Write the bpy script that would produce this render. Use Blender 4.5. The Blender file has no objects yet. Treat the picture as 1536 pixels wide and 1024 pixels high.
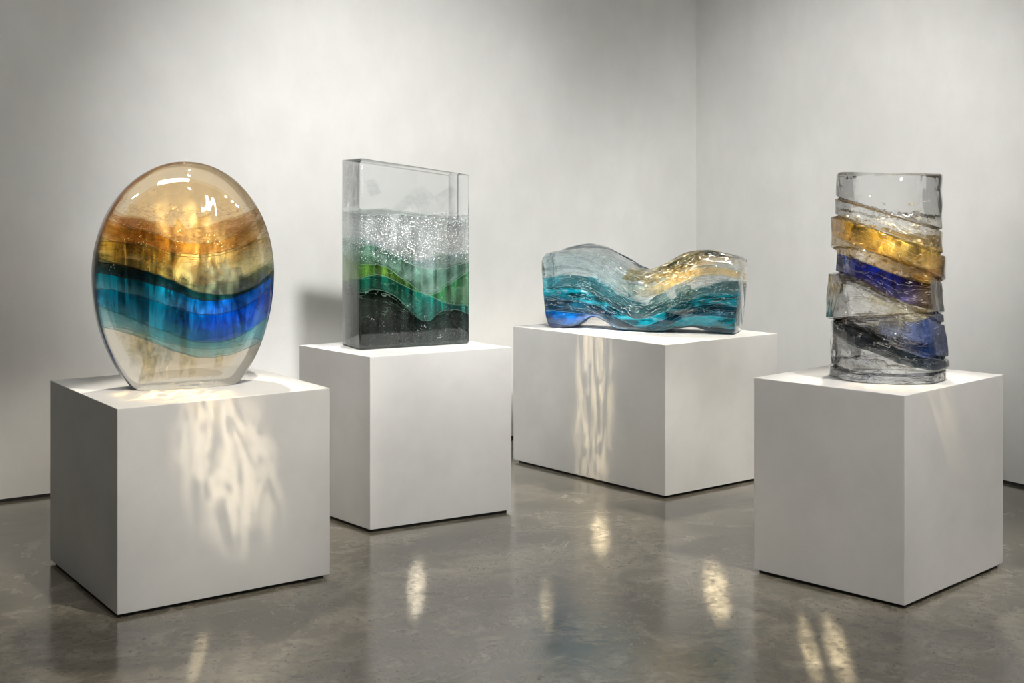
import bpy, bmesh, math, random
from mathutils import Vector, Matrix, Euler
random.seed(7)
sc = bpy.context.scene
col = sc.collection
sc.view_settings.view_transform = 'Standard'

# ---------------------------------------------------------------- node helpers
class NB:
    def __init__(self, nt):
        self.nt = nt
    def n(self, t, **kw):
        nd = self.nt.nodes.new(t)
        for k, v in kw.items():
            setattr(nd, k, v)
        return nd
    def put(self, sock, v):
        if isinstance(v, bpy.types.NodeSocket):
            self.nt.links.new(v, sock)
        elif isinstance(v, (tuple, list)) and len(v) == 3 and sock.type == 'RGBA':
            sock.default_value = (*v, 1)
        else:
            sock.default_value = v
    def m(self, op, a, b=0.0, c=0.0, clamp=False):
        nd = self.n('ShaderNodeMath', operation=op, use_clamp=clamp)
        self.put(nd.inputs[0], a); self.put(nd.inputs[1], b); self.put(nd.inputs[2], c)
        return nd.outputs[0]
    def mix(self, f, a, b, blend='MIX'):
        nd = self.n('ShaderNodeMix', data_type='RGBA', blend_type=blend)
        self.put(nd.inputs[0], f); self.put(nd.inputs[6], a); self.put(nd.inputs[7], b)
        return nd.outputs[2]
    def fmix(self, f, a, b):
        nd = self.n('ShaderNodeMix', data_type='FLOAT')
        self.put(nd.inputs[0], f); self.put(nd.inputs[2], a); self.put(nd.inputs[3], b)
        return nd.outputs[0]
    def shmix(self, f, a, b):
        nd = self.n('ShaderNodeMixShader')
        self.put(nd.inputs[0], f); self.put(nd.inputs[1], a); self.put(nd.inputs[2], b)
        return nd.outputs[0]
    def ss(self, v, lo, hi, a=0.0, b=1.0):
        nd = self.n('ShaderNodeMapRange', interpolation_type='SMOOTHSTEP')
        self.put(nd.inputs[0], v)
        for i, q in enumerate((lo, hi, a, b)):
            self.put(nd.inputs[i + 1], q)
        return nd.outputs[0]
    def comb(self, x, y, z):
        nd = self.n('ShaderNodeCombineXYZ')
        for i, q in enumerate((x, y, z)):
            self.put(nd.inputs[i], q)
        return nd.outputs[0]
    def noise(self, vec, scale, detail=3, rough=.5, dist=0.0):
        nd = self.n('ShaderNodeTexNoise')
        self.put(nd.inputs['Vector'], vec)
        nd.inputs['Scale'].default_value = scale
        nd.inputs['Detail'].default_value = detail
        nd.inputs['Roughness'].default_value = rough
        nd.inputs['Distortion'].default_value = dist
        return nd.outputs[0]
    def scalev(self, vec, s, rot=(0, 0, 0)):
        nd = self.n('ShaderNodeMapping')
        self.put(nd.inputs[0], vec)
        nd.inputs['Scale'].default_value = s
        nd.inputs['Rotation'].default_value = rot
        return nd.outputs[0]
    def bump(self, h, strength, dist=.01):
        nd = self.n('ShaderNodeBump')
        nd.inputs['Strength'].default_value = strength
        nd.inputs['Distance'].default_value = dist
        self.put(nd.inputs['Height'], h)
        return nd.outputs[0]

def newmat(name):
    m = bpy.data.materials.new(name)
    m.use_nodes = True
    m.node_tree.nodes.clear()
    b = NB(m.node_tree)
    out = b.n('ShaderNodeOutputMaterial')
    return m, b, out

def objcoord(b):
    tc = b.n('ShaderNodeTexCoord')
    v = tc.outputs['Object']
    s = b.n('ShaderNodeSeparateXYZ')
    b.put(s.inputs[0], v)
    return v, s.outputs[0], s.outputs[1], s.outputs[2]

def layered(b, v, x, y, z, xr, H, base, layers, warp=.008, flow=0):
    """stack of wavy glass strata; returns colour, opacity, seam mask, flow coordinate"""
    nz = b.noise(b.scalev(v, (1, .6, 1)), 7, 3, .55)
    off = b.m('MULTIPLY', b.m('SUBTRACT', nz, .5), warp * 4)
    u = b.m('DIVIDE', b.m('SUBTRACT', x, xr[0]), xr[1] - xr[0], clamp=True)
    c = base[0]; a = base[1]; edge = 0.0; fl_ = None
    for i, (pts, cL, cR, al, ys) in enumerate(layers):
        fc = b.n('ShaderNodeFloatCurve')
        cu = fc.mapping.curves[0]
        cu.points[0].location = (pts[0][0], pts[0][1] / H)
        cu.points[1].location = (pts[-1][0], pts[-1][1] / H)
        for p in pts[1:-1]:
            cu.points.new(p[0], p[1] / H)
        fc.mapping.update()
        b.put(fc.inputs['Value'], u)
        w = b.m('MULTIPLY', fc.outputs[0], H)
        w = b.m('ADD', w, b.m('MULTIPLY', y, ys))
        d = b.m('SUBTRACT', b.m('ADD', w, off), z)
        if i == flow: fl_ = d
        f = b.ss(d, -.0015, .0015)
        aL, aR = al if isinstance(al, tuple) else (al, al)
        uu = b.ss(u, .3, .7)
        cc = b.mix(uu, cL, cR) if cL != cR else cL
        aa = b.fmix(uu, aL, aR) if aL != aR else aL
        fade = b.ss(d, 0.0, .08)
        c = b.mix(f, c, b.mix(fade, b.mix(.25, cc, (0, 0, 0)), b.mix(.06, cc, (1, 1, 1))))
        a = b.fmix(f, a, b.m('MULTIPLY', b.fmix(fade, 1.0, .65), aa))
        edge = b.m('MAXIMUM', edge, b.ss(b.m('ABSOLUTE', d), .0006, .003, 1, 0))
    return c, a, edge, fl_

def glass_mat(name, xr, H, base, layers, refr=.5, bumps=(14, .35), tint=.3, ior=1.45, stretch=(1, 1, .35), fres=1.3,
              scatter=.3, flow=0, cord=(3, 3, .5), cordrot=(0, .25, 0), fil=None, edgecol=(.05, .04, .03), edgea=.5,
              spots=(), surface=True, gloss=.2, fine=0.0):
    """cast glass. surface=True: outer skin (refraction + fresnel). surface=False: inner strata (tint + scatter)"""
    m, b, out = newmat(name)
    v, x, y, z = objcoord(b)
    c, a, edge, fl_ = layered(b, v, x, y, z, xr, H, base, layers, flow=flow)
    k = b.noise(b.scalev(v, cord, cordrot), 5, 3, .6, 1.0)
    var = b.ss(k, .3, .7, .2, 1.7)
    cv = b.mix(b.m('MULTIPLY', a, 1.3, clamp=True), c, b.mix(1.0, c, b.comb(var, var, var), 'MULTIPLY'))
    tc = b.mix(b.m('MULTIPLY', a, tint * 1.6, clamp=True), b.mix(tint * .4, (1, 1, 1), base[0]), cv)
    al = b.m('MULTIPLY', a, b.ss(k, .3, .7, scatter * .5, scatter * 1.3), clamp=True)
    sc_c = cv
    sc_c = b.mix(b.m('MULTIPLY', edge, .8), sc_c, edgecol)
    al = b.m('MAXIMUM', al, b.m('MULTIPLY', edge, edgea))
    if fil:      # fine flow filaments of the layers; pale ones are painted caustic streaks
        lo, hi, colr, fa, fs = fil
        wn = b.noise(b.comb(b.m('MULTIPLY', x, 1.3), b.m('MULTIPLY', y, 1.5), b.m('MULTIPLY', fl_, fs)), 5, 3, .55, .5)
        ln = b.ss(b.m('ABSOLUTE', b.m('SUBTRACT', wn, .5)), .003, .011, 1, 0)
        ln = b.m('MULTIPLY', ln, b.m('MULTIPLY', b.ss(z, lo, lo + .05), b.ss(z, hi - .05, hi, 1, 0)))
        sc_c = b.mix(ln, sc_c, colr); al = b.m('MAXIMUM', al, b.m('MULTIPLY', ln, fa))
    for lo, hi, dn, scl, cc in spots:
        vo = b.n('ShaderNodeTexVoronoi'); b.put(vo.inputs['Vector'], v)
        vo.inputs['Scale'].default_value = scl
        sp = b.ss(vo.outputs['Distance'], .18, .34, 1, 0)
        zz = b.m('MULTIPLY', b.ss(z, lo, lo + .04), b.ss(z, hi - .05, hi, 1, 0))
        msk = b.ss(b.noise(v, 9, 4, .75), .6 - dn, .70 - dn)
        sp = b.m('MULTIPLY', sp, b.m('MULTIPLY', msk, zz))
        sc_c = b.mix(sp, sc_c, cc); al = b.m('MAXIMUM', al, b.m('MULTIPLY', sp, .9))
    df = b.n('ShaderNodeBsdfDiffuse'); b.put(df.inputs[0], sc_c)
    tl = b.n('ShaderNodeBsdfTranslucent'); b.put(tl.inputs[0], sc_c)
    s = b.shmix(.6, df.outputs[0], tl.outputs[0])
    tr = b.n('ShaderNodeBsdfTransparent'); b.put(tr.inputs[0], tc)
    if surface:
        n = b.noise(b.scalev(v, stretch), bumps[0], 2, .5, .3)
        if fine:
            n = b.m('ADD', n, b.m('MULTIPLY', b.noise(v, 48, 2, .5), fine))
        bp = b.bump(n, bumps[1], .02)
        rf = b.n('ShaderNodeBsdfRefraction'); rf.inputs['IOR'].default_value = ior
        rf.inputs['Roughness'].default_value = 0.0
        b.put(rf.inputs['Color'], tc); b.put(rf.inputs['Normal'], bp)
        clear = b.shmix(refr, tr.outputs[0], rf.outputs[0])
        s = b.shmix(al, clear, s)
        gl = b.n('ShaderNodeBsdfGlossy'); gl.inputs['Roughness'].default_value = .035
        gl.inputs['Color'].default_value = (1, 1, 1, 1)
        b.put(gl.inputs['Normal'], bp)
        fr = b.n('ShaderNodeFresnel'); fr.inputs['IOR'].default_value = 1.5
        b.put(fr.inputs['Normal'], bp)
        s = b.shmix(b.m('MULTIPLY', fr.outputs[0], fres, clamp=True), s, gl.outputs[0])
    else:
        gl = b.n('ShaderNodeBsdfGlossy'); gl.inputs['Roughness'].default_value = .1
        b.put(gl.inputs[0], b.mix(.1, sc_c, (1, 1, 1)))
        b.put(gl.inputs['Normal'], b.bump(k, .9, .03))
        s = b.shmix(gloss, s, gl.outputs[0])
        s = b.shmix(al, tr.outputs[0], s)
    b.put(out.inputs[0], s)
    return m

def sheet_mat(name, c, alpha=.5, rough=.12, white=.45, lo=.3):
    m, b, out = newmat(name)
    v, x, y, z = objcoord(b)
    n = b.noise(b.scalev(v, (2, 2, 2)), 16, 4, .6, .5)
    gl = b.n('ShaderNodeBsdfGlossy'); gl.inputs['Roughness'].default_value = rough
    b.put(gl.inputs[0], b.mix(white, c, (1, 1, 1)))
    b.put(gl.inputs['Normal'], b.bump(n, 1.0, .06))
    tl = b.n('ShaderNodeBsdfTranslucent'); b.put(tl.inputs[0], c)
    s = b.shmix(.5, gl.outputs[0], tl.outputs[0])
    tr = b.n('ShaderNodeBsdfTransparent'); b.put(tr.inputs[0], b.mix(.6, c, (1, 1, 1)))
    b.put(out.inputs[0], b.shmix(b.ss(n, .35, .65, alpha * lo, alpha), tr.outputs[0], s))
    return m

def simple(name, c, rough=.5, metal=0, spec=.5):
    m, b, out = newmat(name)
    p = b.n('ShaderNodeBsdfPrincipled')
    b.put(p.inputs['Base Color'], c)
    p.inputs['Roughness'].default_value = rough
    p.inputs['Metallic'].default_value = metal
    p.inputs['Specular IOR Level'].default_value = spec
    b.put(out.inputs[0], p.outputs[0])
    return m, b, p

# ---------------------------------------------------------------- mesh helpers
def mkobj(name, bm, mats, parent=None, smooth=True, loc=(0, 0, 0), rot=0):
    me = bpy.data.meshes.new(name)
    bmesh.ops.recalc_face_normals(bm, faces=bm.faces)
    bm.to_mesh(me); bm.free()
    for mm in (mats if isinstance(mats, list) else [mats]):
        me.materials.append(mm)
    if smooth:
        me.shade_smooth()
    ob = bpy.data.objects.new(name, me)
    ob.location = loc
    ob.rotation_euler = (0, 0, rot)
    col.objects.link(ob)
    if parent:
        ob.parent = parent
    return ob

def empty(name, loc, rot):
    e = bpy.data.objects.new(name, None)
    e.empty_display_size = .1
    e.location = loc; e.rotation_euler = (0, 0, rot)
    col.objects.link(e)
    return e

def boxmesh(x0, x1, y0, y1, z0, z1):
    bm = bmesh.new()
    vs = [bm.verts.new((x, y, z)) for z in (z0, z1) for x, y in ((x0, y0), (x1, y0), (x1, y1), (x0, y1))]
    for f in ((0, 3, 2, 1), (4, 5, 6, 7), (0, 1, 5, 4), (1, 2, 6, 5), (2, 3, 7, 6), (3, 0, 4, 7)):
        bm.faces.new([vs[i] for i in f])
    return bm

def prism(quad, z0, z1, bev=0):
    bm = bmesh.new()
    lo = [bm.verts.new((p[0], p[1], z0)) for p in quad]
    hi = [bm.verts.new((p[0], p[1], z1)) for p in quad]
    bm.faces.new(lo[::-1]); bm.faces.new(hi)
    for i in range(4):
        j = (i + 1) % 4
        bm.faces.new((lo[i], lo[j], hi[j], hi[i]))
    if bev:
        bmesh.ops.bevel(bm, geom=bm.edges[:], offset=bev, segments=2, affect='EDGES', profile=.6)
    return bm

def interp(pts, u):
    if u <= pts[0][0]: return pts[0][1]
    for (a, za), (c, zc) in zip(pts, pts[1:]):
        if u <= c:
            t = (u - a) / (c - a); t = t * t * (3 - 2 * t) * .6 + t * .4
            return za + (zc - za) * t
    return pts[-1][1]

ICO = None
def bubbles(pts_r, name, mat, parent):
    global ICO
    if ICO is None:
        t = bmesh.new(); bmesh.ops.create_icosphere(t, subdivisions=1, radius=1)
        t.verts.ensure_lookup_table()
        ICO = ([v.co.copy() for v in t.verts], [[v.index for v in f.verts] for f in t.faces]); t.free()
    vs, fs = [], []
    for p, r in pts_r:
        o = len(vs); P = Vector(p)
        vs += [P + c * r for c in ICO[0]]
        fs += [[i + o for i in f] for f in ICO[1]]
    me = bpy.data.meshes.new(name); me.from_pydata(vs, [], fs); me.materials.append(mat); me.shade_smooth()
    ob = bpy.data.objects.new(name, me); col.objects.link(ob); ob.parent = parent
    return ob

def flakes(n, gen, size, name, mat, parent, seed):
    """tiny glossy flakes, added and tilted to catch the lamps as glints"""
    rr = random.Random(seed); vs, fs = [], []; k = 0
    while k < n:
        p = gen(rr)
        if p is None: continue
        k += 1
        R = Euler((rr.gauss(-.5, .35), rr.gauss(0, .4), rr.gauss(0, .3))).to_matrix()
        s = size * rr.uniform(.3, 1.3)
        o = len(vs)
        q = [(-s, 0, -s * .5), (s, 0, -s * .6), (s * .3, 0, s * .8), (-s * .7, 0, s * .5)]
        vs += [Vector(p) + R @ Vector(c) for c in q]
        fs.append([o, o + 1, o + 2, o + 3])
    me = bpy.data.meshes.new(name); me.from_pydata(vs, [], fs); me.materials.append(mat)
    ob = bpy.data.objects.new(name, me); col.objects.link(ob); ob.parent = parent
    return ob

def facets(n, zr, xr, half, inside, size, name, mat, parent, seed, tall=1.0):
    """internal cleavage planes: thin angular slivers of glass"""
    rr = random.Random(seed); bm = bmesh.new(); done = 0; tries = 0
    while done < n and tries < 4000:
        tries += 1
        c = Vector((rr.uniform(*xr), rr.uniform(-half, half), rr.uniform(*zr)))
        R = Euler((rr.uniform(-.5, .5) / tall, rr.uniform(-.6, .6) / tall, rr.uniform(-.8, .8))).to_matrix()
        w, h = size * rr.uniform(.4, 1.2) / tall, size * rr.uniform(.5, 1.6) * tall ** .5
        pts = [c + R @ Vector(q) for q in ((-w * rr.uniform(.5, 1), 0, -h), (w, 0, -h * rr.uniform(.2, .8)), (w * rr.uniform(.3, .9), 0, h), (-w, 0, h * rr.uniform(.3, 1)))]
        if all(inside(*p) for p in pts):
            bm.faces.new([bm.verts.new(p) for p in pts]); done += 1
    return mkobj(name, bm, mat, parent, False)

# ---------------------------------------------------------------- room
CORNER = (1.33, 9.15); RA = math.radians(33)
ROOM = 9.6; HC = 4.2

wall_m, b, p = simple('painted_plaster', (.74, .735, .715), .75, 0, .25)
v, x, y, z = objcoord(b)
n1 = b.noise(v, 1.2, 5, .6); n2 = b.noise(v, 60, 3, .6); n3 = b.noise(b.scalev(v, (1, 1, .5)), 7, 4, .6)
c = b.mix(b.ss(n1, .3, .7), (.70, .698, .68), (.78, .778, .76))
c = b.mix(b.ss(n3, .3, .75, 0, .3), c, (.66, .656, .635))
b.put(p.inputs['Base Color'], c)
b.put(p.inputs['Normal'], b.bump(b.m('ADD', n2, b.m('MULTIPLY', n3, 1.5)), .12, .006))
far_m, b, p = simple('darkened_far_wall', (.13, .128, .125), .8)  # dimness of the far walls put into the colour, mirrored in the glass

floor_m, b, p = simple('polished_concrete', (.2, .19, .17), .2, 0, .6)
v, x, y, z = objcoord(b)
n1 = b.noise(v, 1.1, 6, .62, .3); n2 = b.noise(v, 5.5, 9, .72, .5); n3 = b.noise(v, 30, 6, .75)
c = b.mix(b.ss(n1, .32, .68), (.110, .098, .072), (.205, .185, .145))
c = b.mix(b.ss(n2, .47, .66, 0, .6), c, (.30, .275, .225))
c = b.mix(b.ss(n3, .5, .68, 0, .65), c, (.05, .044, .033))
c = b.mix(b.ss(n2, .34, .47, .65, 0), c, (.06, .053, .040))
b.put(p.inputs['Base Color'], c)
b.put(p.inputs['Roughness'], b.m('ADD', b.ss(n2, .35, .65, .09, .20), b.ss(n3, .5, .75, 0, .12)))
b.put(p.inputs['Normal'], b.bump(b.m('ADD', n2, b.m('MULTIPLY', n3, .25)), .06, .02))
p.inputs['Specular IOR Level'].default_value = .75
p.inputs['Coat Weight'].default_value = .5
p.inputs['Coat Roughness'].default_value = .05
b.put(p.inputs['Coat Normal'], b.bump(b.m('ADD', n2, b.m('MULTIPLY', n3, .3)), .05, .02))

ceil_m, b, p = simple('ceiling_paint', (.08, .08, .08), .9)
gap_m, b, p = simple('shadow_gap_black', (.012, .012, .012), .6)

def room(name, bm, mat):
    return mkobj(name, bm, mat, None, False, (CORNER[0], CORNER[1], 0), RA)
room('floor', boxmesh(-ROOM, 0, -ROOM, 0, -.1, 0), floor_m)
room('ceiling', boxmesh(-ROOM, 0, -ROOM, 0, HC, HC + .1), ceil_m)
room('wall_back', boxmesh(-ROOM - .1, 0.1, 0, .1, 0, HC), wall_m)
room('wall_right', boxmesh(0, .1, -ROOM - .1, 0, 0, HC), wall_m)
room('wall_left', boxmesh(-ROOM - .1, -ROOM, -ROOM - .1, 0, 0, HC), far_m)
room('wall_front', boxmesh(-ROOM, 0, -ROOM - .1, -ROOM, 0, HC), far_m)
room('shadow_strip_back', boxmesh(-ROOM, -.004, -.004, 0, 0, .016), gap_m)  # black strips stand in for the shade of the wall's shadow gap
room('shadow_strip_right', boxmesh(-.004, 0, -ROOM, 0, 0, .016), gap_m)

# ---------------------------------------------------------------- pedestals
ped_m, b, p = simple('pedestal_paint', (.76, .755, .74), .5, 0, .4)
v, x, y, z = objcoord(b)
n1 = b.noise(v, 3, 5, .6); n2 = b.noise(v, 120, 2, .6)
b.put(p.inputs['Base Color'], b.mix(b.ss(n1, .3, .7), (.70, .697, .683), (.77, .767, .752)))
b.put(p.inputs['Normal'], b.bump(b.m('ADD', n2, n1), .07, .004))

def pedestal(front, vl, vr, h):
    f = Vector(front); L = f + Vector(vl); R = f + Vector(vr); B = L + Vector(vr)
    q = [f, R, B, L]
    ctr = (f + B) / 2
    e = empty('display_pedestal', (ctr.x, ctr.y, 0), 0)
    q = [p - ctr for p in q]
    mkobj('pedestal_body', prism(q, .014, h, .003), ped_m, e, False)
    mkobj('pedestal_recessed_base', prism([p * .955 for p in q], 0, .02), gap_m, e, False)
    return e
pedestal((-1.485, 4.765), (-.52, .732), (.727, .513), .790)
pedestal((-.669, 5.972), (-.413, .473), (.666, .385), .830)
pedestal((.8035, 6.638), (-.796, .924), (.697, .525), .807)
pedestal((1.510, 4.872), (-.488, .480), (.599, .566), .823)

# ================================================================ 1 oval disc
WHITE = (.97, .99, .99)
e1 = empty('oval_glass_sculpture', (-1.385, 5.36, .7905), math.radians(25))
A, ZC, BU, BD, T = .374, .47, .475, .577, .27
PN = 4.2
def disc_mesh(sc_=1.0, n=PN):
    bm = bmesh.new()
    N = 160; prof = []
    M = 40
    z0 = (1 - sc_) * .25
    for i in range(M + 1):
        ph = math.pi * i / M
        cs, sn = math.cos(ph), math.sin(ph)
        s = abs(sn) ** (2 / n); yy = math.copysign(abs(cs) ** (2 / n), cs) * T / 2
        yy *= 1 - .12 * (min(1, s) ** 2)          # gently domed faces
        prof.append((s, -yy))
    rings = []
    for s, yy in prof:
        if s < 1e-4:
            rings.append([bm.verts.new((0, yy * sc_, ZC))]); continue
        r = []
        for k in range(N):
            a = 2 * math.pi * k / N
            zz = math.sin(a)
            r.append(bm.verts.new((A * math.cos(a) * s * sc_, yy * sc_, max(z0, ZC + (BU if zz > 0 else BD) * zz * s * sc_))))
        rings.append(r)
    for r0, r1 in zip(rings, rings[1:]):
        for k in range(N):
            j = (k + 1) % N
            if len(r0) == 1: bm.faces.new((r0[0], r1[k], r1[j]))
            elif len(r1) == 1: bm.faces.new((r0[k], r1[0], r0[j]))
            else: bm.faces.new((r0[k], r1[k], r1[j], r0[j]))
    return bm
XR = (-.37, .37); HD = .96
gold = (1.0, .68, .08); cream = (1.0, .86, .42)
discL = [
    ([(0, .72), (.25, .68), (.5, .63), (.75, .66), (1, .76)], (.92, .44, .03), (.80, .50, .15), (.6, .4), .2),
    ([(0, .66), (.25, .625), (.5, .585), (.75, .61), (1, .69)], (1, .78, .20), (1.0, .78, .30), (.9, .5), .3),
    ([(0, .61), (.25, .57), (.5, .53), (.75, .555), (1, .62)], gold, cream, (1.0, .6), -.2),
    ([(0, .575), (.25, .53), (.5, .475), (.75, .48), (1, .56)], (.85, .66, .14), (.76, .80, .42), .5, .3),
    ([(0, .55), (.2, .52), (.4, .47), (.6, .41), (.8, .42), (1, .50)], (0, .05, .05), (.01, .11, .09), 1.0, .15),
    ([(0, .50), (.2, .465), (.4, .425), (.6, .375), (.8, .40), (1, .47)], (.0, .44, .60), (.0, .24, .88), 1.0, .1),
    ([(0, .42), (.2, .38), (.4, .33), (.6, .29), (.8, .32), (1, .42)], (.0, .48, .72), (.0, .17, .95), 1.0, -.1),
    ([(0, .37), (.2, .31), (.4, .25), (.6, .21), (.8, .235), (1, .32)], (.02, .60, .78), (.07, .68, .85), .5, .15),
    ([(0, .28), (.2, .24), (.4, .18), (.6, .14), (.8, .16), (1, .22)], (.70, .92, .96), (.96, .96, .86), .05, .1),
]
dB = ((1, .80, .44), .22)
mkobj('glass_body', disc_mesh(), glass_mat('oval_glass', XR, HD, dB, discL, .65, (7, .65), .5, scatter=.46, flow=2, stretch=(1, 1, .22),
      fil=(.48, .78, (.30, .12, .02), .5, 12), spots=[(.47, .80, .07, 100, (1, .88, .5))]), e1)
mkobj('coloured_strata', disc_mesh(.82), glass_mat('oval_strata', XR, HD, dB, discL, tint=.4, scatter=.3, flow=5, surface=False,
      fil=(.10, .5, (.3, .75, .95), .3, 9), spots=[(.45, .85, .06, 80, (1.0, .88, .5))]), e1)
def in_disc(x, y, z, s=.9):
    zz = (z - ZC) / (BU if z > ZC else BD)
    r = math.hypot(x / A, zz)
    return z > .02 and r < s and (r ** PN + abs(y / (T / 2)) ** PN) < s ** PN and abs(y) < T / 2 * (.9 - .12 * r * r)
def ribbon(pts, xr, half, inside, name, mat, parent, amp=.012, ys=0, lowz=.02, nx=90, ny=14):
    bm = bmesh.new(); g = {}
    ph = random.random() * 6
    for i in range(nx + 1):
        for j in range(ny + 1):
            x = xr[0] + (xr[1] - xr[0]) * i / nx; y = -half + 2 * half * j / ny
            z = interp(pts, i / nx) + ys * y + amp * math.sin(x * 23 + y * 18 + ph) * .6 + amp * .5 * math.sin(x * 51 - y * 31 + ph)
            if z > lowz and inside(x, y, z):
                g[i, j] = bm.verts.new((x, y, z))
    for i in range(nx):
        for j in range(ny):
            q = [(i, j), (i + 1, j), (i + 1, j + 1), (i, j + 1)]
            if all(k in g for k in q):
                bm.faces.new([g[k] for k in q])
    bmesh.ops.delete(bm, geom=[v for v in bm.verts if not v.link_faces], context='VERTS')
    return mkobj(name, bm, mat, parent)
gold_s = sheet_mat('gold_leaf_sheet', (1, .72, .20), .9, white=.4)
brown_s = sheet_mat('amber_sheet', (.80, .38, .05), .6, white=.25)
teal_s = sheet_mat('teal_sheet', (0, .42, .46), .7, white=.25)
blue_s = sheet_mat('cobalt_sheet', (0, .20, .80), .65, white=.2)
aqua_s = sheet_mat('aqua_sheet', (.2, .8, .88), .5, white=.3)
white_s = sheet_mat('frost_sheet', (.9, .95, .95), .5, lo=.05)
green_s = sheet_mat('green_sheet', (.10, .40, .12), .6, white=.2)
dark_s = sheet_mat('smoke_sheet', (.03, .03, .045), .8, white=.05)
clear_f = sheet_mat('clear_cleavage', (.92, .95, .95), .25, .05, .9, lo=.1)
pale_g = sheet_mat('pale_gold_sliver', (1, .88, .55), .45, .06, .5, lo=.05)
ins = lambda x, y, z: in_disc(x, y, z, .93)
for i, mt in ((0, brown_s), (1, gold_s), (2, gold_s), (4, teal_s), (5, blue_s), (6, blue_s), (7, aqua_s)):
    ribbon(discL[i][0], XR, .11, ins, 'glass_fold_%d' % i, mt, e1, .010, discL[i][4], ny=18)
facets(12, (.26, .5), (-.3, .3), .08, ins, .07, 'cleavage_planes_blue', blue_s, e1, 3)
facets(8, (.10, .26), (-.2, .2), .08, ins, .06, 'cleavage_planes_clear', clear_f, e1, 4, 1.6)
facets(7, (.08, .2), (-.2, .2), .09, ins, .05, 'reflection_slivers_base', pale_g, e1, 14, 2.0)  # gold slivers stand in for warm reflections in the clear base
facets(8, (.5, .72), (-.25, .25), .08, ins, .06, 'cleavage_planes_gold', gold_s, e1, 5)
m_, b, out = newmat('air_bubble')
gl = b.n('ShaderNodeBsdfGlossy'); gl.inputs['Roughness'].default_value = .15
tl = b.n('ShaderNodeBsdfTranslucent'); tl.inputs[0].default_value = (1, 1, 1, 1)
b.put(out.inputs[0], b.shmix(.5, gl.outputs[0], tl.outputs[0])); bub_m = m_
m_, b, out = newmat('gold_fleck')
gl = b.n('ShaderNodeBsdfGlossy'); gl.inputs['Roughness'].default_value = .22; gl.inputs[0].default_value = (1, .82, .42, 1)
tl = b.n('ShaderNodeBsdfTranslucent'); tl.inputs[0].default_value = (1, .82, .4, 1)
b.put(out.inputs[0], b.shmix(.35, gl.outputs[0], tl.outputs[0])); gfl_m = m_
m_, b, out = newmat('glint_flakes_clear')
gl = b.n('ShaderNodeBsdfGlossy'); gl.inputs['Roughness'].default_value = .18; gl.inputs[0].default_value = (1, 1, .98, 1)
tr = b.n('ShaderNodeBsdfTransparent')
b.put(out.inputs[0], b.shmix(.5, tr.outputs[0], gl.outputs[0])); glint_m = m_  # for glossy flakes added to make glints in the glass
pp = []
while len(pp) < 900:
    x = random.gauss(-.03, .15); y = random.uniform(-.1, .1); z = random.gauss(.60, .09)
    if z > .45 and in_disc(x, y, z, .85): pp.append(((x, y, z), random.uniform(.001, .003)))
bubbles(pp, 'gold_flecks', gfl_m, e1)
pp = []
while len(pp) < 250:
    x = random.uniform(-.3, .3); y = random.uniform(-.1, .1); z = random.uniform(.05, .92)
    if in_disc(x, y, z, .85): pp.append(((x, y, z), random.uniform(.0008, .002)))
bubbles(pp, 'air_bubbles', bub_m, e1)
def g1(rr):
    x = rr.gauss(-.01, .11); y = rr.uniform(-.115, -.02); z = rr.gauss(.545, .045)
    return (x, y, z) if in_disc(x, y, z, .95) and z > .46 else None
flakes(600, g1, .006, 'glint_flakes_gold', gfl_m, e1, 41)  # flakes added for gold glints

# ================================================================ 2 block
ANG2 = math.radians(28)
W2, D2 = .60, .26
fl = Vector((-.747, 6.226)); a2 = Vector((math.cos(ANG2), math.sin(ANG2))); n2v = Vector((-a2.y, a2.x))
c2 = fl + a2 * W2 / 2 + n2v * D2 / 2
e2 = empty('rectangular_glass_block_sculpture', (c2.x, c2.y, .8305), ANG2)
def block(ins_=0, bev=.012):
    bm = bmesh.new()
    x0, x1, y0, y1 = -W2 / 2 + ins_, W2 / 2 - ins_, -D2 / 2 + ins_, D2 / 2 - ins_
    zt = lambda x: .905 - .078 * (x / W2) - ins_
    vs = []
    for top in (0, 1):
        for x, y in ((x0, y0), (x1, y0), (x1, y1), (x0, y1)):
            vs.append(bm.verts.new((x, y, zt(x) if top else ins_ * .5)))
    for f in ((0, 3, 2, 1), (4, 5, 6, 7), (0, 1, 5, 4), (1, 2, 6, 5), (2, 3, 7, 6), (3, 0, 4, 7)):
        bm.faces.new([vs[i] for i in f])
    bmesh.ops.bevel(bm, geom=bm.edges[:], offset=bev, segments=4, affect='EDGES', profile=.5)
    return bm
XR2 = (-.3, .3); H2 = .95
blkL = [
    ([(0, .67), (.3, .675), (.6, .655), (1, .63)], (.66, .70, .70), (.72, .76, .76), .5, .1),
    ([(0, .525), (.15, .52), (.4, .45), (.65, .40), (.85, .42), (1, .44)], (.26, .52, .38), (.34, .60, .52), .70, .15),
    ([(0, .44), (.2, .43), (.4, .36), (.62, .285), (.8, .33), (1, .40)], (.24, .52, .07), (.07, .44, .16), .9, .2),
    ([(0, .33), (.2, .345), (.4, .29), (.62, .24), (.8, .20), (1, .18)], (.015, .34, .22), (.02, .50, .42), .9, -.1),
    ([(0, .29), (.2, .30), (.35, .25), (.6, .14), (.75, .19), (1, .16)], (.001, .018, .010), (.002, .055, .045), 1.0, .1),
]
def sharp(o, deg):
    o.data.set_sharp_from_angle(angle=math.radians(deg))
kB = ((.93, .96, .97), .01)
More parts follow.
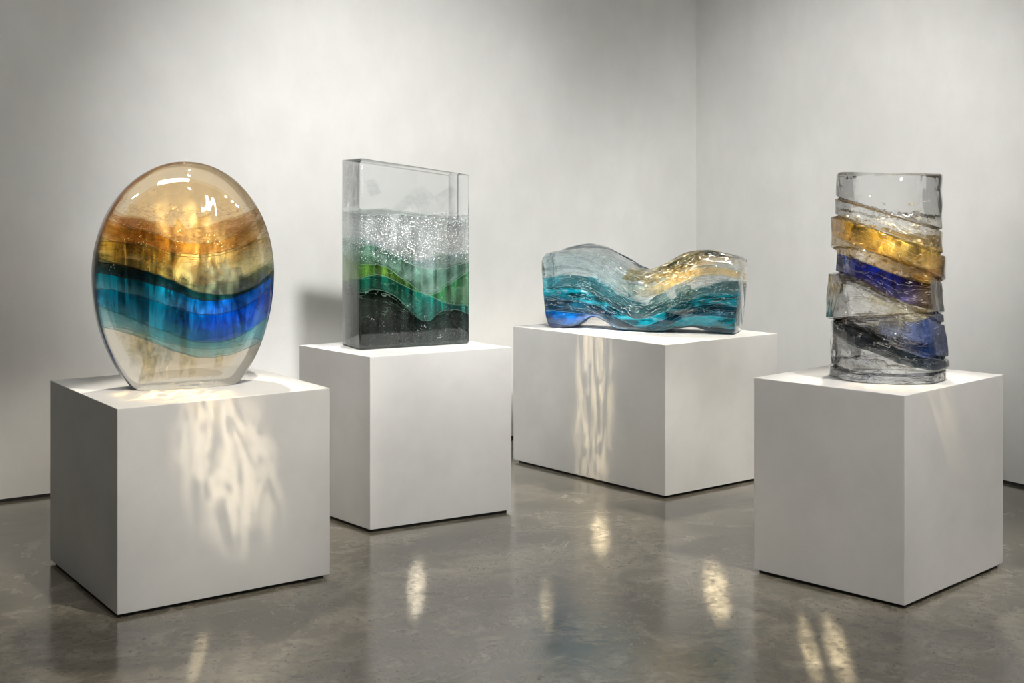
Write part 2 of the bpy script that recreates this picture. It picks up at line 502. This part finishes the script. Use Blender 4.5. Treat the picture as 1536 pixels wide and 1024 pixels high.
mb = mkobj('glass_body', block(), glass_mat('block_glass', XR2, H2, kB, blkL, .65, (5, .5), .5, scatter=.4, flow=2,
      cord=(3.5, 3.5, .3), cordrot=(0, 0, 0), edgecol=(.45, .72, .58), edgea=.35, fil=(.12, .50, (.45, .75, .55), .2, 5),
      spots=[(.40, .69, .24, 80, WHITE), (.44, .67, .30, 120, WHITE), (.0, .24, .06, 70, WHITE)]), e2)
sharp(mb, 50)
mb = mkobj('coloured_strata', block(.03, .01), glass_mat('block_strata', XR2, H2, kB, blkL, tint=.4, scatter=.3, flow=3, surface=False,
      cord=(3.5, 3.5, .3), cordrot=(0, 0, 0), edgecol=(.70, .85, .78), edgea=.4,
      spots=[(.40, .69, .22, 110, WHITE), (-.05, .14, .04, 80, WHITE)]), e2)
sharp(mb, 50)
insb = lambda x, y, z: abs(x) < .275 and abs(y) < .11 and .03 < z < .84
for i, mt in ((0, white_s), (1, aqua_s), (2, green_s), (3, teal_s)):
    ribbon(blkL[i][0], (-.275, .275), .105, lambda x, y, z: True, 'glass_fold_%d' % i, mt, e2, .01, blkL[i][4])
facets(10, (.2, .45), (-.25, .25), .09, insb, .06, 'cleavage_planes_green', green_s, e2, 8)
facets(4, (.70, .84), (-.25, .25), .09, insb, .06, 'cleavage_planes_clear', clear_f, e2, 9)
pp = []
for _ in range(2600):
    x = random.uniform(-.275, .275); z = random.betavariate(2, 2) * .26 + .41; pp.append(((x, random.uniform(-.105, .105), z), random.uniform(.001, .0036)))
for _ in range(300):
    x = random.uniform(-.18, .275); z = abs(random.gauss(0, .10)) + .02; pp.append(((x, random.uniform(-.11, .11), z), random.uniform(.0012, .004)))
bubbles(pp, 'air_bubbles', bub_m, e2)
pp = []
while len(pp) < 650:
    x = random.gauss(.05, .12); z = abs(random.gauss(0, .09)) + .02
    if abs(x) < .27: pp.append(((x, random.uniform(-.123, -.114), z), random.uniform(.0012, .004)))
for _ in range(1300):
    x = random.uniform(-.28, .28); z = random.betavariate(2.2, 2) * .25 + .41; pp.append(((x, random.uniform(-.123, -.114), z), random.uniform(.001, .0034)))
bubbles(pp, 'surface_bubbles', bub_m, e2)
def g2(rr):
    x = rr.uniform(-.27, .27)
    z = rr.betavariate(2, 2) * .26 + .40 if rr.random() < .6 else abs(rr.gauss(0, .1)) + .03
    return (x, rr.uniform(-.122, -.06), z)
flakes(900, g2, .0045, 'glint_flakes_clear', glint_m, e2, 43)

# ================================================================ 3 wave
e3 = empty('wave_glass_sculpture', (.765, 7.375, .8075), math.radians(-20))
LW, DW = 1.17, .30
TOPW = [(0, .430), (.08, .455), (.19, .472), (.28, .462), (.38, .408), (.47, .354), (.54, .342), (.63, .378), (.74, .438), (.84, .462), (.93, .448), (1, .420)]
BOTW = [(0, 0), (.12, .0), (.17, .02), (.24, .075), (.31, .05), (.38, .0), (.6, .0), (.7, .02), (.78, .035), (.88, .01), (.94, 0), (1, 0)]
def smooth_in(pts, u, k=.03):
    return (interp(pts, u - k) + 2 * interp(pts, u) + interp(pts, u + k)) / 4
def wave_mesh(ins_=0.0, rip=1):
    bm = bmesh.new(); N = 150; K = 72; rings = []
    us = [0, .003, .01] + [.01 + .98 * i / N for i in range(1, N)] + [.99, .997, 1]
    for u in us:
        e = min(u, 1 - u); sh = 0 if e >= .01 else .012 * (1 - e / .01) ** 2
        zt = smooth_in(TOPW, u) - ins_ - sh; zb = smooth_in(BOTW, u) + ins_ * .7 + sh * .5
        hd = DW / 2 - ins_ - sh - .012 * math.sin(u * 9)
        r = []
        for k in range(K):
            a = 2 * math.pi * (k + .5) / K
            cs, sn = math.cos(a), math.sin(a); ex = 2 / 6.
            yy = math.copysign(abs(cs) ** ex, cs) * hd; zz = math.copysign(abs(sn) ** ex, sn)
            z = (zt + zb) / 2 + zz * (zt - zb) / 2
            if zz > .3:
                z += rip * (.005 * math.sin(yy * 75 + u * 11) + .004 * math.sin(yy * 130 - u * 17)) + .05 * (yy / hd) * math.sin(u * 6.28) * .6
            yy += rip * .003 * math.sin(z * 48 + math.sin(u * 7) * 3.6) + rip * .002 * math.sin(z * 95 + math.sin(u * 7 + 1) * 5)
            yy += .015 * math.sin(u * 6.28 + .6)
            zn = min(1, z / .45)
            x = (u - .5) * (LW - 2 * ins_) * (.935 + .065 * math.sin(zn * 1.57))
            r.append(bm.verts.new((x, yy, z)))
        rings.append(r)
    for r0, r1 in zip(rings, rings[1:]):
        for k in range(K):
            j = (k + 1) % K
            bm.faces.new((r0[k], r0[j], r1[j], r1[k]))
    bm.faces.new(rings[0]); bm.faces.new(rings[-1][::-1])
    return bm
XR3 = (-.57, .57); H3 = .5
wavL = [
    ([(0, .41), (.15, .44), (.3, .39), (.42, .32), (.55, .30), (.7, .37), (.84, .41), (1, .38)], (.66, .92, .97), (1.0, .72, .26), (.08, .5), .2),
    ([(0, .37), (.15, .39), (.3, .34), (.42, .26), (.55, .235), (.7, .30), (.84, .34), (1, .33)], (.34, .80, .90), (.98, .98, .96), (.22, .03), .3),
    ([(0, .32), (.15, .34), (.3, .29), (.42, .21), (.55, .17), (.7, .24), (.84, .31), (1, .29)], (.58, .92, .97), (.76, .93, .95), .06, -.2),
    ([(0, .26), (.15, .265), (.3, .215), (.42, .145), (.52, .11), (.62, .145), (.76, .22), (.88, .255), (1, .255)], (.0, .56, .70), (.0, .50, .64), 1.0, .2),
    ([(0, .19), (.15, .18), (.3, .15), (.42, .085), (.52, .05), (.62, .085), (.76, .16), (.88, .19), (1, .18)], (.0, .13, .22), (.0, .22, .32), 1.0, .1),
    ([(0, .14), (.15, .12), (.3, .10), (.42, .05), (.52, .025), (.62, .05), (.76, .12), (.88, .13), (1, .12)], (.0, .26, .82), (.01, .66, .80), .9, .2),
    ([(0, .06), (.15, .03), (.3, .05), (.42, .02), (.6, .02), (.76, .06), (.88, .05), (1, .05)], (.0, .07, .38), (.01, .12, .20), .9, .1),
]
wB = ((.95, .99, 1.0), .005)
mb = mkobj('glass_body', wave_mesh(), glass_mat('wave_glass', XR3, H3, wB, wavL, .62, (9, .5), .5, stretch=(.5, 1, 1.6), scatter=.48, flow=3,
      cord=(.8, 2, 3.5), cordrot=(0, 0, 0), edgecol=(.3, .70, .80), edgea=.3, fil=(.06, .5, (1, 1, 1), .55, 9), fine=.03), e3)
sharp(mb, 60)
mkobj('coloured_strata', wave_mesh(.02, .7), glass_mat('wave_strata', XR3, H3, wB, wavL, tint=.3, scatter=.3, flow=2, surface=False,
      cord=(.8, 2, 3.5), cordrot=(0, 0, 0), edgecol=(.02, .16, .18), edgea=.4, fil=(.1, .5, (.3, .55, .62), .25, 13),
      spots=[(.05, .46, -.02, 90, WHITE)]), e3)
def insw(x, y, z):
    u = x / LW + .5
    return abs(x) < .53 and smooth_in(BOTW, u) + .015 < z < smooth_in(TOPW, u) - .02
for i, mt in ((0, gold_s), (1, white_s), (3, teal_s), (4, teal_s), (5, blue_s)):
    ribbon(wavL[i][0], (-.52, .52), .12, (lambda x, y, z: insw(x, y, z) and -.10 < x < .36) if i == 0 else insw, 'glass_fold_%d' % i, mt, e3, .006, wavL[i][4], nx=130)
facets(14, (.05, .25), (-.5, .5), .09, insw, .045, 'cleavage_planes_teal', teal_s, e3, 11)
facets(6, (.2, .42), (-.5, .5), .09, insw, .05, 'cleavage_planes_clear', clear_f, e3, 12)
pp = []
while len(pp) < 700:
    x = random.uniform(-.52, .52); y = random.uniform(-.12, .12); z = random.uniform(.03, .45)
    if insw(x, y, z): pp.append(((x, y, z), random.uniform(.001, .003)))
bubbles(pp, 'air_bubbles', bub_m, e3)
def g3(rr):
    x = rr.gauss(.16, .10); z = rr.gauss(.32, .035); y = rr.uniform(-.125, .02)
    return (x, y, z) if insw(x, y, z) else None
flakes(400, g3, .006, 'glint_flakes_gold', gfl_m, e3, 44)
def g3b(rr):
    x = rr.uniform(-.52, .52); z = rr.uniform(.03, .42); y = rr.uniform(-.125, .02)
    return (x, y, z) if insw(x, y, z) else None
flakes(600, g3b, .006, 'glint_flakes_clear', glint_m, e3, 45)

# ================================================================ 4 stacked cylinder
e4 = empty('stacked_glass_column_sculpture', (1.598, 5.375, .8235), 0)
R4, H4 = .222, .86
SL = [(9, 0, 0, .216, 0), (.69, -.30, .08, .220, .3), (.60, -.36, .08, .228, .5), (.475, -.34, -.1, .212, 1), (.335, -.46, .1, .236, 1),
      (.255, .05, -.12, .222, 1), (.165, -.32, .1, .232, 1), (.05, .02, .05, .238, .6)]
offs = [(0, 0), (.002, 0), (-.004, 0), (.010, .01), (-.012, -.005), (.010, .005), (-.002, -.008), (0, 0)]
facet = []
for k in range(len(SL)):
    rr = random.Random(k * 13 + 5)
    n = rr.choice((8, 9, 10)); ang = [(i + rr.uniform(-.3, .3)) * 2 * math.pi / n for i in range(n)]
    facet.append((ang, [rr.uniform(-.022, .012) for _ in ang], [rr.uniform(-.18, .18) for _ in ang]))
def slice_at(x, y, z):
    k = 0
    for i in range(1, len(SL)):
        if z < SL[i][0] + SL[i][1] * x + SL[i][2] * y: k = i
    return k
def col_mesh(ins_=0):
    bm = bmesh.new(); N = 200; M = 300; rings = []
    for i in range(M + 1):
        z = H4 * i / M; z = min(max(z, ins_), H4 - ins_); r = []
        for j in range(N):
            a = 2 * math.pi * j / N; ca, sa = math.cos(a), math.sin(a)
            x, y = ca * .22, sa * .22
            k = slice_at(x, y, z); s = SL[k]
            ang, val, tl_ = facet[k]; rad = s[3]
            if s[4]:
                zc = s[0] + s[1] * x - .06
                best = 9
                for q in range(len(ang)):
                    da = (a - ang[q] + math.pi) % (2 * math.pi) - math.pi
                    if abs(da) < 1.2:
                        best = min(best, (s[3] - .002 + val[q] + tl_[q] * (z - zc)) / math.cos(da))
                rad = rad * (1 - s[4]) + min(best, s[3] + .012) * s[4]
            dmin = min(abs(z - (q[0] + q[1] * x + q[2] * y)) for q in SL[1:])
            if dmin < .007: rad -= .016 * (1 - dmin / .007)
            rad += .0012 * math.sin(z * 55 + a * 3)
            e = min(z, H4 - z)
            if e < .008: rad -= .008 * (1 - e / .008) ** 2
            rad -= ins_
            ox, oy = offs[k]
            zz = z + (.006 * math.sin(a * 2 + 1) if i == M else 0)
            r.append(bm.verts.new((ca * rad + ox, sa * rad + oy, zz)))
        rings.append(r)
    for r0, r1 in zip(rings, rings[1:]):
        for k in range(N):
            j = (k + 1) % N
            bm.faces.new((r0[k], r0[j], r1[j], r1[k]))
    bm.faces.new(rings[0][::-1]); bm.faces.new(rings[-1])
    return bm
XR4 = (-.24, .24); H4b = .9
colL = [
    ([(0, .69), (.3, .64), (.6, .60), (1, .555)], (1.0, .70, .10), (1.0, .78, .24), .8, .1),
    ([(0, .60), (.3, .56), (.6, .51), (1, .50)], (1.0, .94, .74), (.84, .50, .07), (.10, .7), .2),
    ([(0, .53), (.3, .47), (.6, .42), (1, .385)], (.0, .04, .85), (.10, .045, .008), 1.0, .0),
    ([(0, .45), (.2, .42), (.5, .355), (.8, .31), (1, .285)], (.99, .96, .84), (.98, .84, .44), (.06, .35), .1),
    ([(0, .26), (.5, .23), (.75, .255), (1, .32)], (.98, .99, .98), (.0, .14, .70), (.0, .6), -.1),
    ([(0, .245), (.3, .21), (.6, .14), (1, .12)], (.012, .03, .05), (.04, .08, .14), 1.0, .1),
    ([(0, .18), (.3, .14), (.6, .09), (1, .075)], (.96, .98, .99), (.80, .90, .98), .02, .1),
]
cB = ((.98, .99, .99), .005)
mb = mkobj('glass_body', col_mesh(), glass_mat('column_glass', XR4, H4b, cB, colL, .6, (12, .5), .5, stretch=(1, 1, .5), scatter=.42, flow=1,
      cord=(2, 2, 1.5), fil=(.0, .70, (1, .97, .88), .35, 6), edgea=.35, spots=[(.42, .70, .0, 100, (1, .9, .6)), (.02, .72, -.06, 60, WHITE)], fine=.04), e4)
sharp(mb, 30)
mb = mkobj('coloured_strata', col_mesh(.025), glass_mat('column_strata', XR4, H4b, cB, colL, tint=.35, scatter=.3, flow=3, surface=False,
      cord=(2, 2, 1.5), fil=(.0, .70, (.9, .85, .7), .2, 8), edgea=.4, spots=[(.0, .80, -.03, 90, WHITE), (.42, .72, .05, 80, (1, .88, .5))]), e4)
sharp(mb, 30)
insc = lambda x, y, z: math.hypot(x, y) < .18 and .03 < z < .83
for i, mt in ((0, gold_s), (1, gold_s), (2, dark_s), (3, gold_s), (5, dark_s)):
    ribbon(colL[i][0], (-.2, .2), .2, insc, 'glass_fold_%d' % i, mt, e4, .010, colL[i][4], nx=50, ny=50)
facets(10, (.05, .5), (-.15, .15), .13, insc, .05, 'cleavage_planes_clear', clear_f, e4, 21)
facets(12, (.1, .65), (-.15, .15), .13, insc, .045, 'cleavage_planes_gold', pale_g, e4, 22)
pp = []
while len(pp) < 600:
    x = random.uniform(-.19, .19); y = random.uniform(-.19, .19); z = random.uniform(.03, .75)
    if math.hypot(x, y) < .18: pp.append(((x, y, z), random.uniform(.001, .003)))
bubbles(pp, 'air_bubbles', bub_m, e4)
def g4(rr):
    x, y = rr.uniform(-.2, .2), rr.uniform(-.2, .05); z = rr.gauss(.54, .07) - .3 * x
    return (x, y, z) if math.hypot(x, y) < .19 else None
flakes(600, g4, .006, 'glint_flakes_gold', gfl_m, e4, 46)
def g4b(rr):
    x, y = rr.uniform(-.2, .2), rr.uniform(-.2, .05); z = rr.uniform(.03, .7)
    return (x, y, z) if math.hypot(x, y) < .19 else None
flakes(600, g4b, .006, 'glint_flakes_clear', glint_m, e4, 47)

# ---------------------------------------------------------------- lights
def aim(ob, tgt):
    d = Vector(tgt) - ob.location
    ob.rotation_euler = d.to_track_quat('-Z', 'Y').to_euler()
def spot(name, loc, tgt, power, size, blend=.6, rad=.05, color=(1, .96, .9)):
    l = bpy.data.lights.new(name, 'SPOT'); l.energy = power; l.spot_size = math.radians(size)
    l.spot_blend = blend; l.shadow_soft_size = rad; l.color = color
    o = bpy.data.objects.new(name, l); o.location = loc; col.objects.link(o); aim(o, tgt)
    return o
def area(name, loc, tgt, power, sx, sy, color=(1, 1, 1)):
    l = bpy.data.lights.new(name, 'AREA'); l.shape = 'RECTANGLE'; l.size = sx; l.size_y = sy
    l.energy = power; l.color = color
    o = bpy.data.objects.new(name, l); o.location = loc; col.objects.link(o); aim(o, tgt)
    return o
def gobo(name, loc, tgt, power, w_, h_, color, seed=0, scl=6, ridge=.07, sy=.8, floor_=.06):
    """added unseen spot standing in for glass caustics: elliptical pool w_ x h_ metres, broken into caustic wisps"""
    dist = (Vector(tgt) - Vector(loc)).length
    o = spot(name, loc, tgt, power, math.degrees(2.4 * math.atan(max(w_, h_) / 2 / dist)) + 1, .3, .01, color)
    l = o.data; l.use_nodes = True; nt = l.node_tree; b = NB(nt)
    em = nt.nodes['Emission']
    tc = b.n('ShaderNodeTexCoord'); sp = b.n('ShaderNodeSeparateXYZ'); b.put(sp.inputs[0], tc.outputs['Normal'])
    nz_ = b.m('MAXIMUM', b.m('ABSOLUTE', sp.outputs[2]), .001)
    gx = b.m('MULTIPLY', b.m('DIVIDE', sp.outputs[0], nz_), dist * 2 / w_)
    gy = b.m('MULTIPLY', b.m('DIVIDE', sp.outputs[1], nz_), dist * 2 / h_)
    r2 = b.m('ADD', b.m('MULTIPLY', gx, gx), b.m('MULTIPLY', gy, gy))
    mask = b.m('POWER', b.ss(r2, 0, 1, 1, 0), 2.0)
    nn = b.noise(b.scalev(b.comb(gx, gy, float(seed)), (1.6, sy, 1)), scl * .35, 3, .55, 1.5)
    rg = b.ss(b.m('ABSOLUTE', b.m('SUBTRACT', nn, .5)), .0, ridge, 1, floor_)
    b.put(em.inputs['Strength'], b.m('MULTIPLY', mask, rg))
    return o
WARM = (1, .92, .80)
spot('spotlight_oval', (-.2, 4.0, 4.0), (-1.36, 5.38, 1.1), 400, 32, .5, .04, WARM)
spot('spotlight_block', (.5, 5.2, 4.0), (-.54, 6.4, 1.1), 390, 30, .5, .04, (1, .97, .92))
spot('spotlight_wave', (1.7, 6.0, 4.0), (.76, 7.3, 1.0), 390, 34, .5, .04, WARM)
spot('spotlight_column', (2.3, 4.0, 4.0), (1.6, 5.4, 1.1), 380, 32, .5, .04, (1, .95, .88))
spot('spotlight_rim', (-1.6, 6.6, 4.0), (-1.36, 5.38, 1.3), 400, 20, .6, .04, WARM)
spot('spotlight_rim.001', (-.9, 7.4, 4.0), (-.54, 6.4, 1.3), 300, 20, .6, .04)
spot('spotlight_rim.002', (1.0, 8.4, 4.0), (.76, 7.3, 1.05), 380, 26, .6, .04, WARM)
spot('spotlight_rim.003', (1.9, 6.8, 4.0), (1.6, 5.4, 1.3), 330, 18, .6, .04, WARM)
spot('spotlight_wall_wash', (.4, 3.2, 4.1), (-.8, 7.7, 1.45), 1180, 47, 1, .2, (1, .99, .965))
spot('spotlight_wall_wash.001', (.8, 3.6, 4.1), (2.0, 8.0, 1.55), 960, 43, 1, .2, (1, .99, .965))
area('softbox', (.3, 2.2, 4.1), (.1, 6.0, 0), 76, 1.4, .7, (1, .98, .94))
area('softbox.001', (2.3, 1.6, 2.8), (0, 6, 1), 22, .35, .9, (.97, .98, 1))
for i, (lx, ly, lz) in enumerate(((-1.8, 2.4, 3.6), (1.4, 1.2, 3.6), (3.0, 2.8, 3.4))):
    area('glint_light' + ('.%03d' % i if i else ''), (lx, ly, lz), (.1, 6.2, 1.1), 12, .14, .14, (1, .95, .86))  # unseen lamps added to put more glints on the glass
gobo('added_caustics_pedestal', (-.5, 2.6, 3.9), (-1.12, 5.02, .54), 900, .60, .56, (1, .84, .60), 1.3, 5, .10, .8)  # added spots that imitate glass caustics on the pedestals
gobo('added_caustics_pedestal.001', (-.9, 4.4, 3.9), (.45, 7.045, .50), 1100, .42, 1.15, (1, .80, .50), 4.1, 6)
gobo('added_caustics_pedestal.002', (-1.9, 3.4, 4.0), (-1.36, 5.10, .79), 2200, .70, .45, (1, .62, .20), 5.5, 6, .08)
gobo('added_caustics_pedestal.003', (1.1, 3.4, 4.0), (1.56, 5.10, .82), 1000, .60, .35, (1, .78, .45), 9.5, 6, .08)
gobo('added_sparkle', (-1.1, 3.2, 4.0), (-1.34, 5.34, 1.33), 17000, .46, .22, (1, .80, .42), 2.2, 7, .09, .8, .15)  # added spots that put sparkle and glow on the sculptures
gobo('added_sparkle.001', (1.2, 3.2, 4.0), (1.6, 5.3, 1.38), 13000, .40, .34, (1, .82, .46), 6.2, 7, .09, .8, .1)
gobo('added_sparkle.002', (.5, 5.0, 4.0), (.92, 7.2, 1.12), 13000, .44, .22, (1, .82, .5), 8.2, 7, .09, .8, .1)
gobo('added_sparkle.003', (-1.0, 3.2, 4.0), (-1.30, 5.34, 1.12), 7000, .60, .30, (.75, .9, 1), 12.2, 9, .06, .5, .08)
gobo('added_sparkle.004', (-.2, 4.2, 4.0), (-.50, 6.3, 1.36), 3600, .62, .42, (1, 1, 1), 15.2, 10, .08, .8, .15)
gobo('added_sparkle.005', (.3, 5.2, 4.0), (.62, 7.25, 1.02), 8000, 1.0, .40, (.9, 1, 1), 17.2, 12, .06, .8, .1)
gobo('added_sparkle.006', (1.3, 3.2, 4.0), (1.6, 5.25, 1.08), 6000, .44, .45, (1, .97, .9), 19.2, 10, .06, .8, .1)
for i, (fx, fy, ww, hh, pw) in enumerate([(-.388, 5.15, .11, 1.0, 1.4), (.414, 5.96, .13, 1.0, 1.6), (.825, 5.11, .15, 1.0, 1.6), (.135, 4.94, .08, .8, .6),
        (1.044, 4.44, .09, .9, 1.1), (1.14, 4.44, .12, .9, 1.1), (-1.09, 4.41, .07, .8, .6)]):
    gobo('added_caustics_floor' + ('.%03d' % i if i else ''), (fx * .7, fy - 2.2, 4.0), (fx, fy, 0), 4600 * pw, ww, hh, (1, .88, .66) if i != 0 else (1, .95, .88), i * 3.7, 7, .12, 3.0)  # added spots that imitate caustic streaks on the floor

w = bpy.data.worlds.new('world'); sc.world = w; w.use_nodes = True
w.node_tree.nodes['Background'].inputs[0].default_value = (.5, .5, .5, 1)
w.node_tree.nodes['Background'].inputs[1].default_value = .2

# ---------------------------------------------------------------- camera
cam = bpy.data.cameras.new('camera')
cam.sensor_width = 36; cam.lens = 36 * 1900 / 1536; cam.shift_y = -222 / 1536
co = bpy.data.objects.new('camera', cam); co.location = (0, 0, 1.6)
co.rotation_euler = (math.radians(90), 0, 0); col.objects.link(co)
sc.camera = co
